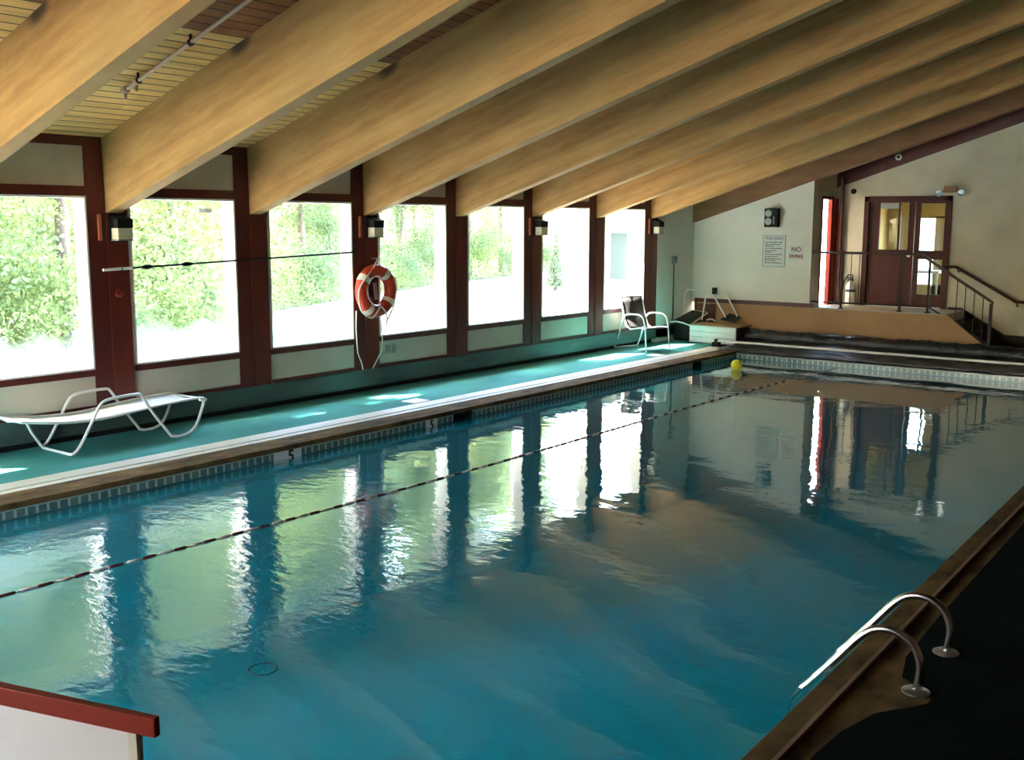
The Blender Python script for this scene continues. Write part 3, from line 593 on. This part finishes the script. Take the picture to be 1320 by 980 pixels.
# ------------------------------------------------------------------ pool cover on its reel
t = thing('pool_cover', 'black pool cover rolled on a reel at the far end', 'pool cover', (4.5, 14.15, 0))
n = 120; R = []; P = []
rr = random.Random(5)
for i in range(n): P.append((1.40+i*(8.3-1.40)/(n-1), 14.15+.012*math.sin(i*.5), .150+.008*math.sin(i*.37))); R.append(.125+.014*rr.random()+.008*math.sin(i*.9))
MB().tube(P, R, 24).build('roll', MT['tarp'], t, smooth=True)
MB().torus((1.36, 14.15, .155), (1, 0, 0), .125, .02, 28, 8).build('end_ring', MT['alu'], t, smooth=True)
MB().tube([(1.30, 14.15, .155), (8.4, 14.15, .155)], .02, 10).build('axle', MT['steel2'], t)
sh = MB(); nx, ny = 90, 12; vs = []; rr = random.Random(9)
for j in range(ny+1):
    f = j/ny; y = 13.98-(13.98-(YF-.005))*f; z = .012+.10*max(0, 1-f*2.2)**1.5+(.055 if False else 0)
    if 13.30 < y < 13.52: z += .02
    for i in range(nx+1):
        x = 1.42+(8.22-1.42)*i/nx; vs.append((x, y, z+.010*math.sin(i*.8+j*.9)+.008*rr.random()))
for i in range(nx+1): x = 1.42+(8.22-1.42)*i/nx; vs.append((x, YF-.02, -.010+.004*math.sin(i)))
sh.add(vs, [(j*(nx+1)+i, j*(nx+1)+i+1, (j+1)*(nx+1)+i+1, (j+1)*(nx+1)+i) for j in range(ny+1) for i in range(nx)])
o = sh.build('loose_sheet', MT['tarp'], t, smooth=True); md = o.modifiers.new('s', 'SOLIDIFY'); md.thickness = .006
MB().tube([(1.22, 13.42, .10), (8.35, 13.42, .10)], .022, 12).build('leading_bar', MT['alu'], t, smooth=True)['label'] = 'white bar'
t = MB().box(1.12, 1.24, 13.36, 13.5, .0, .075).box(1.15, 1.21, 13.40, 13.46, .075, .13).build('bar_bracket', MT['darkmetal'], bevel=.006); tag(t, 'small brown bracket under the left end of the white cover bar', 'bracket')
# white bench box
t = thing('storage_box', 'white boarded deck box at the far left pool corner', 'box', (.96, 14.1, 0))
b = MB()
for i in range(3): b.box(.48, 1.43, 13.70, 13.72, .01+i*.107, .108+i*.107)
b.box(.48, .50, 13.72, 14.20, .01, .33).box(.48, 1.45, 14.18, 14.20, .01, .33)
b.build('front', MT['white'], t, bevel=.003)
MB().box(1.43, 1.45, 13.72, 14.18, .01, .33).build('end_panel', MT['darkmetal'], t)
MB().box(.47, 1.50, 13.69, 14.22, .33, .348).build('lid', MT['tan'], t, bevel=.003)

# ------------------------------------------------------------------ upturned loungers in the corner
def lounger_legs(t, y0, xa, xb, zt, zb, sp, m):
    MB().tube([(xa, y0, zb), (xa+sp*.35, y0+.01, zt-.06), (xa+sp*.5+.03, y0+.015, zt), (xb-.05, y0+.015, zt), (xb, y0+.01, zt-.05), (xb-sp*.6, y0, zb)], .016, 8).build('leg_frame', m, t, smooth=True)
t = thing('upturned_lounger', 'upturned lounger with dark sling and tall white leg frame', 'lounger', (.2, 14.1, 0))
lounger_legs(t, 14.22, -.0+.03, .53, .95, .38, .12, MT['alu'])
sl = MB().add([(.02, 13.75, .345), (.42, 13.80, .30), (.46, 14.45, .50), (.10, 14.5, .53)], [(0, 1, 2, 3)]); o = sl.build('sling', MT['gsling'], t); md = o.modifiers.new('s', 'SOLIDIFY'); md.thickness = .012
MB().tube([(.02, 13.75, .35), (.10, 14.5, .535), (.46, 14.45, .505)], .014, 8).tube([(.02, 13.75, .35), (.15, 13.76, .372), (.30, 13.78, .35), (.42, 13.80, .305), (.46, 14.45, .505)], .014, 8).build('frame', MT['alu'], t, smooth=True)
MB().box(.04, .46, 13.85, 14.5, .0, .31).build('folded_base', MT['black'], t, bevel=.05)
t = thing('upturned_lounger', 'second upturned lounger behind the white box, legs crossing', 'lounger', (.8, 14.45, 0))
MB().tube([(.62, 14.35, .86), (.66, 14.36, .80), (.86, 14.40, .46), (.87, 14.4, .42)], .015, 8).tube([(.70, 14.5, .89), (.74, 14.5, .90), (.82, 14.5, .88), (1.02, 14.56, .50), (1.03, 14.56, .42)], .015, 8).tube([(.62, 14.35, .86), (.70, 14.5, .89)], .015, 8).build('leg_frame', MT['alu'], t, smooth=True)
MB().tube([(.62, 14.1, .40), (.68, 14.1, .42), (.75, 14.1, .42), (.80, 14.1, .39)], .014, 8).build('frame', MT['alu'], t, smooth=True)
sl = MB().add([(.82, 14.28, .40), (1.14, 14.28, .36), (1.10, 14.6, .44), (.86, 14.6, .50)], [(0, 1, 2, 3)]); o = sl.build('sling', MT['gsling'], t); md = o.modifiers.new('s', 'SOLIDIFY'); md.thickness = .012
MB().box(.55, 1.2, 14.47, 14.62, .0, .29).build('folded_base', MT['black'], t, bevel=.03)

# ------------------------------------------------------------------ sling chair
t = thing('sling_chair', 'white framed armchair with dark sling seat near the far windows', 'chair', (0, 0, 0))
prof = [(.40, .012), (.37, .30), (.34, .50), (.29, .60), (.20, .645), (.06, .65), (-.10, .64), (-.19, .60), (-.25, .50), (-.36, .20), (-.43, .05), (-.45, .018)]
for s_ in (-1, 1): MB().stube([(x, s_*.275, z) for x, z in prof], .0145, 8, 3).build('side_frame', MT['alu'], t, smooth=True)
MB().tube([(-.45, -.275, .018), (-.46, -.2, .018), (-.46, .2, .018), (-.45, .275, .018)], .0145, 8).build('rear_bar', MT['alu'], t, smooth=True)
for s_ in (-1, 1): MB().tube([(.365, s_*.25, .41), (.2, s_*.25, .42), (-.05, s_*.25, .375), (-.15, s_*.25, .42), (-.23, s_*.25, .60), (-.33, s_*.25, .93)], .0135, 8).tube([(.30, s_*.25, .415), (.34, s_*.275, .415)], .0135, 8).tube([(-.21, s_*.25, .56), (-.23, s_*.275, .56)], .0135, 8).build('seat_rail', MT['alu'], t, smooth=True)
def sheet(pr_, w, name, m, par, th=.006):
    s_ = MB(); vs = []
    for x, z in pr_: vs += [(x, -w, z), (x, 0, z-.012), (x, w, z)]
    s_.add(vs, [(3*i+j, 3*i+j+1, 3*i+j+4, 3*i+j+3) for i in range(len(pr_)-1) for j in range(2)])
    o = s_.build(name, m, par, smooth=True); md = o.modifiers.new('s', 'SOLIDIFY'); md.thickness = th; return o
sheet([(.36, .412), (.2, .42), (-.05, .378), (-.10, .385)], .245, 'seat', MT['dsling'], t)
sheet([(-.12, .395), (-.15, .425), (-.23, .60), (-.30, .83), (-.33, .93)], .245, 'backrest', MT['dsling'], t)
MB().tube([(-.33, -.25, .93), (-.33, .25, .93)], .0135, 8).build('top_bar', MT['dsling'], t)
t.location = (.42, 12.08, 0); t.rotation_euler = (0, 0, math.radians(-17))
# ------------------------------------------------------------------ chaise lounge
t = thing('chaise_lounge', 'white tube frame chaise lounge with pale sling under the near windows', 'lounge chair', (.3, 1.7, 0))
XA, XB = .60, .03
side = [(1.19, .02), (1.26, .08), (1.40, .30), (1.49, .45), (1.56, .495), (1.68, .51), (1.90, .515), (1.96, .48), (2.06, .322), (2.23, .09), (2.30, .02), (2.46, .018), (2.58, .09), (2.68, .30), (2.68, .345), (2.64, .365)]
for x in (XA, XB): MB().stube([(x, y, z) for y, z in side], .0155, 8, 3).build('leg_frame', MT['alu'], t, smooth=True)
MB().tube([(XA, 1.19, .02), (XA-.04, 1.175, .017), (XB+.04, 1.175, .017), (XB, 1.19, .02)], .0155, 8).build('floor_bar', MT['alu'], t, smooth=True)
rail = [(.72, .40), (.86, .375), (1.05, .345), (1.25, .325), (1.55, .315), (1.95, .345), (2.35, .372), (2.66, .375), (2.74, .345)]
for x in (XA-.03, XB+.03): MB().stube([(x, y, z) for y, z in rail], .0145, 8, 3).build('bed_rail', MT['alu'], t, smooth=True)
MB().tube([(XA-.03, .72, .40), (XB+.03, .72, .40)], .0145, 8).build('head_bar', MT['alu'], t, smooth=True)
MB().tube([(XA-.03, 2.74, .345), (XB+.03, 2.74, .345)], .0145, 8).build('foot_bar', MT['alu'], t, smooth=True)
MB().tube([(XB+.03, 1.0, .35), (XB+.02, 1.08, .18), (XB+.03, 1.16, .04)], .014, 8).build('head_support', MT['alu'], t, smooth=True)
s_ = MB(); vs = []
for y, z in rail[:-1]: vs += [(XB+.03, y, z), ((XA+XB)/2, y, z-.025), (XA-.03, y, z)]
s_.add(vs, [(3*i+j, 3*i+j+1, 3*i+j+4, 3*i+j+3) for i in range(len(rail)-2) for j in range(2)])
o = s_.build('sling', MT['sling'], t, smooth=True); md = o.modifiers.new('s', 'SOLIDIFY'); md.thickness = .006

# ------------------------------------------------------------------ pool ladder rails
for yy, lb in ((.963, 'polished steel ladder rail arching over the coping, the nearer one'), (1.535, 'polished steel ladder rail arching over the coping, the farther one')):
    t = thing('ladder_rail', lb, 'ladder rail', (8.56, yy, 0), 'pool ladder rails')
    dx = 0 if yy < 1 else -.02
    pts = [(8.575, 0.0), (8.588, .06), (8.592, .13), (8.572, .20), (8.535, .245), (8.48, .272), (8.42, .278), (8.355, .258), (8.29, .20), (8.20, .085), (8.06, -.09), (7.99, -.18), (7.96, -.30), (7.96, -1.0)]
    MB().stube([(x+dx, yy, z) for x, z in pts], .020, 16).build('tube', MT['steel'], t, smooth=True)
    MB().lathe([(.066, 0), (.066, .006), (.05, .014), (.028, .018)], (8.577+dx, yy, 0), seg=24).build('flange', MT['steel2'], t, smooth=True)
t = thing('ladder_treads', 'steel ladder treads under water between the two rails', 'ladder', (7.96, 1.25, -1))
for z in (-.42, -.70, -.97): MB().box(7.92, 8.0, .99, 1.51, z-.015, z+.015).build('tread', MT['steel2'], t, bevel=.005)

# ------------------------------------------------------------------ lane rope
t = thing('lane_rope', 'lane rope of dark red and white floats across the pool', 'lane rope', (3.58, 5, ZW))
def lr(y): return Vector((3.50+.012*y+.05*math.sin(y*.5), y, ZW+.002))
MB().tube([lr(-2.1+i*.25) for i in range(61)], .004, 6).build('rope', MT['rope'], t, smooth=True)
cnt = 0; protos = []
for i in range(100):
    y = -1.4+i*.1255; a = lr(y-.05); b = lr(y+.05)
    if i < 2:
        o = MB().tube([(0, -.052, 0), (0, -.045, 0), (0, .045, 0), (0, .052, 0)], [.006, .0115, .0115, .006], 10).build('float', MT['lredd'] if i == 0 else MT['lwhite'], None, smooth=True, origin=Vector((0, 0, 0))); protos.append(o)
    else: o = protos[i % 2].copy(); COL.objects.link(o)
    o.parent = t; o.location = (a+b)/2-Vector(t.location); o.rotation_euler = (0, 0, -math.atan2(b.x-a.x, b.y-a.y))
# ball and ring
o = MB().lathe([(.092*math.sin(math.pi*i/16), .092-.092*math.cos(math.pi*i/16)) for i in range(17)], (2.43, 11.7, ZW-.02), seg=28).build('beach_ball', MT['yellow'], smooth=True); tag(o, 'yellow ball floating near the far pool corner', 'ball')
o = MB().torus((5.66, -.62, ZW+.003), (0, 0, 1), .075, .003, 32, 6).build('dive_ring', MT['black'], smooth=True); tag(o, 'thin dark ring floating on the water near the camera', 'ring')

# ------------------------------------------------------------------ ceiling pipe
t = thing('sprinkler_pipe', 'pale pipe with end fittings under the ceiling boards, top left', 'pipe', (2.0, 1.54, 3.6))
def cp_(x, dz=-.07): return (x, 1.54, zc+M_SL*x+dz)
MB().tube([cp_(1.20), cp_(9.0)], .018, 10).build('pipe', MT['pipe'], t, smooth=True)
for x in (1.24, 1.42): MB().tube([cp_(x-.03), cp_(x+.03)], .032, 10).tube([cp_(x), cp_(x, -.15)], .014, 8).build('fitting', MT['pipe'], t, smooth=True)
for x in (1.45, 2.24, 3.6): MB().tube([cp_(x, 0.0), cp_(x, -.09)], .012, 8).lathe([(.03, 0), (.03, .03)], cp_(x-.015), (1, 0, M_SL), 10).build('clamp', MT['darkmetal'], t)

# ------------------------------------------------------------------ white screen with red cap, near camera
t = thing('half_wall', 'white half wall with glossy red cap in the near left corner', 'partition', (7.3, -2.78, 0))
A = Vector((7.84, -2.655, 0)); Dv = Vector((-.956, -.293, 0)); Nv = Vector((-.293, .956, 0))
def hp(s_, w, z): p = A+Dv*s_+Nv*w; return (p.x, p.y, z)
MB().prism([hp(0, 0, 1.0), hp(1.6, 0, 1.0), hp(1.6, .045, 1.0), hp(0, .02, 1.0)], (0, 0, .05)).build('cap', MT['redcap'], t, bevel=.004)
MB().prism([hp(.085, .012, 0), hp(1.58, .012, 0), hp(1.58, .036, 0), hp(.085, .02, 0)], (0, 0, 1.0)).build('panel', MT['whitewall'], t)
MB().prism([hp(.06, .004, 0), hp(.085, .004, 0), hp(.085, .03, 0), hp(.06, .026, 0)], (0, 0, 1.0)).build('corner_strip', MT['channel'], t)

# ------------------------------------------------------------------ outdoors
ZGd = -.30
struct(MB().add([(-90, -60, ZGd), (-.2, -60, ZGd), (-.2, 120, ZGd), (-90, 120, ZGd)], [(0, 1, 2, 3)]).build('lawn', MT['grass'], origin=Vector((0, 0, 0))))
struct(MB().add([(-.2, YD+.3, ZGd), (60, YD+.3, ZGd), (60, 120, ZGd), (-.2, 120, ZGd)], [(0, 1, 2, 3)]).build('lawn', MT['grass'], origin=Vector((0, 0, 0))))
struct(MB().add([(-.2, -60, ZGd), (60, -60, ZGd), (60, -6.7, ZGd), (-.2, -6.7, ZGd)], [(0, 1, 2, 3)]).build('lawn', MT['grass'], origin=Vector((0, 0, 0))))
edge = [(-4.2, -14), (-5.0, -5), (-5.2, 2), (-6.6, 6.2), (-13.9, 15.4), (-19.0, 28.0), (-22.6, 41), (-24, 60)]
struct(MB().add([(x, y, ZGd+.02) for x, y in edge]+[(-90, 60, ZGd+.02), (-90, -14, ZGd+.02)], [tuple(range(len(edge)+2))]).build('forest_floor', MT['forest'], origin=Vector((0, 0, 0))))
def leaf_mesh(name, n, shape, size, m, seed):
    r = np.random.default_rng(seed); P = shape(r, n)
    a = r.normal(size=(n, 3)); a /= np.linalg.norm(a, axis=1)[:, None]; b = r.normal(size=(n, 3)); b -= (a*b).sum(1)[:, None]*a; b /= np.linalg.norm(b, axis=1)[:, None]
    s_ = (size+np.clip(P[:, 2:3]-3.5, 0, 9)*.011)*(.6+.8*r.random((n, 1))); V = np.stack([P-a*s_, P-b*s_*.5, P+a*s_, P+b*s_*.5], 1).reshape(-1, 3)
    me = bpy.data.meshes.new(name); me.vertices.add(4*n); me.vertices.foreach_set('co', V.ravel()); me.loops.add(4*n); me.loops.foreach_set('vertex_index', np.arange(4*n, dtype=np.int32))
    me.polygons.add(n); me.polygons.foreach_set('loop_start', np.arange(0, 4*n, 4, dtype=np.int32)); me.update(calc_edges=True); me.materials.append(m); return me
def crown(h, rad, base=.8, lumps=16, seed=0):
    rr = np.random.default_rng(seed); C = []
    for i in range(lumps):
        z = base+(h-base)*(rr.random()**1.25); w = rad*(1-.6*((z-base)/(h-base))**1.5); an = rr.random()*6.28; q = w*np.sqrt(rr.random())
        C.append((q*np.cos(an), q*np.sin(an), z, .55+.6*rr.random()))
    C = np.array(C)
    def f(r, n):
        k = r.integers(0, len(C), n); d = r.normal(size=(n, 3)); d /= np.linalg.norm(d, axis=1)[:, None]; q = r.random((n, 1))**.45
        return C[k, :3]+d*q*C[k, 3:4]*np.array([1.15, 1.15, .8])
    return f
def trunk(h, r, seed):
    rr = random.Random(seed); pts = [(.12*math.sin(i*.9+seed)*i/6, .10*math.cos(i*.7+seed)*i/6, h*i/6) for i in range(7)]
    m = MB().tube(pts, [r*(1-.1*i) for i in range(7)], 9)
    for j in range(7):
        i = rr.randint(2, 5); a = rr.random()*6.28; p = Vector(pts[i]); L = .8+rr.random()
        m.tube([p, p+Vector((math.cos(a)*L*.5, math.sin(a)*L*.5, .3)), p+Vector((math.cos(a)*L, math.sin(a)*L, .7+rr.random()*.4))], [r*.4, r*.28, r*.1], 6)
    return m
var = []
for i, (h, rad, mt, n) in enumerate([(12.5, 2.3, 'leafA', 30000), (14, 2.4, 'leafB', 34000), (11.5, 2.3, 'leafA', 30000), (15, 2.3, 'leafB', 34000), (13, 2.2, 'leafD', 30000)]):
    var.append((leaf_mesh('crown', n, crown(h, rad, .9, 46, i), .05, MT[mt], i), trunk(h*.8, .13+.03*(i % 2), i).build('trunk', MT['bark'], None, smooth=True, origin=Vector((0, 0, 0)))))
bush = [leaf_mesh('foliage', 6000, crown(1.6, .9, .1, 9, 20+i), .042, MT['leafA' if i else 'leafB'], 30+i) for i in range(2)]
rr = random.Random(21)
def along(t_):
    t_ = t_*(len(edge)-1); i = min(int(t_), len(edge)-2); f = t_-i; return edge[i][0]*(1-f)+edge[i+1][0]*f, edge[i][1]*(1-f)+edge[i+1][1]*f
CC = Vector((9.963, -3.993))
def bay_label(x, y, what):
    t_ = CC.x/(CC.x-x); yy = CC.y+(y-CC.y)*t_; k = math.floor(yy/S)
    nm = {0: 'leftmost', 1: 'second', 2: 'third', 3: 'fourth', 4: 'fifth', 5: 'sixth', 6: 'seventh'}
    if k < 0: return '%s, further left than any window shows' % what, 'outside left'
    return '%s, outside the %s' % (what, nm.get(min(k, 6))+(' window from the left' if k else ' window')), nm.get(min(k, 6))
tp = []
y = -9.0
def edge_x(y):
    for (x0, y0), (x1, y1) in zip(edge, edge[1:]):
        if y0 <= y <= y1: return x0+(x1-x0)*(y-y0)/(y1-y0)
    return edge[-1][0]
spots = []
y = -8
while y < 44:
    spots.append((edge_x(y)-1.2-rr.random()*1.3, y)); y += 1.9+rr.random()*.9+max(0, y)*.03
y = -6
while y < 46:
    spots.append((edge_x(y)-4.6-rr.random()*2.0, y)); y += 2.6+rr.random()+max(0, y)*.03
for i, (x, y) in enumerate(spots):
    cr, tk = var[(i*3+int(y)) % 4 if not (19 < y < 36) else (4 if i % 4 else 1)]
    lb, g_ = bay_label(x, y, 'leafy tree at the wood edge'); r_ = thing('tree', lb, 'tree', (x, y, ZGd), 'trees outside the %s window' % g_)
    r_.rotation_euler = (0, 0, rr.random()*6.28); s_ = .85+.35*rr.random(); r_.scale = (s_, s_, s_)
    c = bpy.data.objects.new('crown', cr); COL.objects.link(c); c.parent = r_
    k_ = tk.copy(); COL.objects.link(k_); k_.parent = r_; k_.location = (0, 0, 0)
for cr, tk in var: bpy.data.objects.remove(tk)
y = -7
i = 0
while y < 42:
    x = edge_x(y)-.3-rr.random()*.8; o = bpy.data.objects.new('shrub', bush[i % 2]); COL.objects.link(o); o.location = (x, y, ZGd); o.rotation_euler = (0, 0, rr.random()*6); s_ = .6+.5*rr.random(); o.scale = (s_, s_, s_)
    lb, g_ = bay_label(x, y, 'low shrub at the wood edge'); tag(o, lb, 'shrub', 'shrubs outside the %s window' % g_)
    y += 1.2+rr.random()*1.2+max(0, y)*.02; i += 1
# conical evergreen
t = thing('conical_evergreen', 'dark conical evergreen on the lawn, seen through the sixth window', 'tree', (-13.2, 28.5, ZGd))
def cone(r, n): z = r.random(n)**1.3*2.05; q = (1-z/2.1)*.42*np.sqrt(r.random(n)); a = r.random(n)*6.283; return np.stack([q*np.cos(a), q*np.sin(a), z+.15], 1)
c = bpy.data.objects.new('foliage', leaf_mesh('foliage', 3500, cone, .045, MT['leafC'], 77)); COL.objects.link(c); c.parent = t
MB().tube([(-13.2, 28.5, ZGd), (-13.2, 28.5, ZGd+.8)], .07, 8).build('trunk', MT['bark'], t)
# house
HX0, HX1, HY, HD = -17.5, -3.0, 35.0, 8.0
t = thing('house', 'pale house beyond the lawn, seen through the last two windows', 'house', (-10, HY, ZGd))
hb = MB(); hb.box(HX0, HX1, HY+.02, HY+HD, ZGd, 2.6); hb.prism([(HX0, HY+.02, 2.6), (HX0, HY+HD, 2.6), (HX0, HY+HD/2, 4.6)], (HX1-HX0, 0, 0)); hb.build('walls', MT['house'], t)
MB().prism([(HX0-.4, HY-.5, 2.40), (HX0-.4, HY+HD/2, 4.75), (HX0-.4, HY+HD+.5, 2.40), (HX0-.4, HY+HD+.5, 2.52), (HX0-.4, HY+HD/2, 4.9), (HX0-.4, HY-.5, 2.52)], (HX1-HX0+.8, 0, 0)).build('roof', MT['roof'], t)
for x0, x1 in ((-14.9, -13.1), (-9.0, -7.6)):
    w = MB().box(x0-.08, x0, HY-.03, HY+.02, ZGd+.1, 1.9).box(x1, x1+.08, HY-.03, HY+.02, ZGd+.1, 1.9).box(x0-.08, x1+.08, HY-.03, HY+.02, 1.82, 1.92).box((x0+x1)/2-.03, (x0+x1)/2+.03, HY-.03, HY+.02, ZGd+.1, 1.9).build('glass_door', MT['white'], t)
    MB().box(x0, x1, HY-.01, HY+.03, ZGd+.12, 1.85).build('pane', MT['hwin'], w)
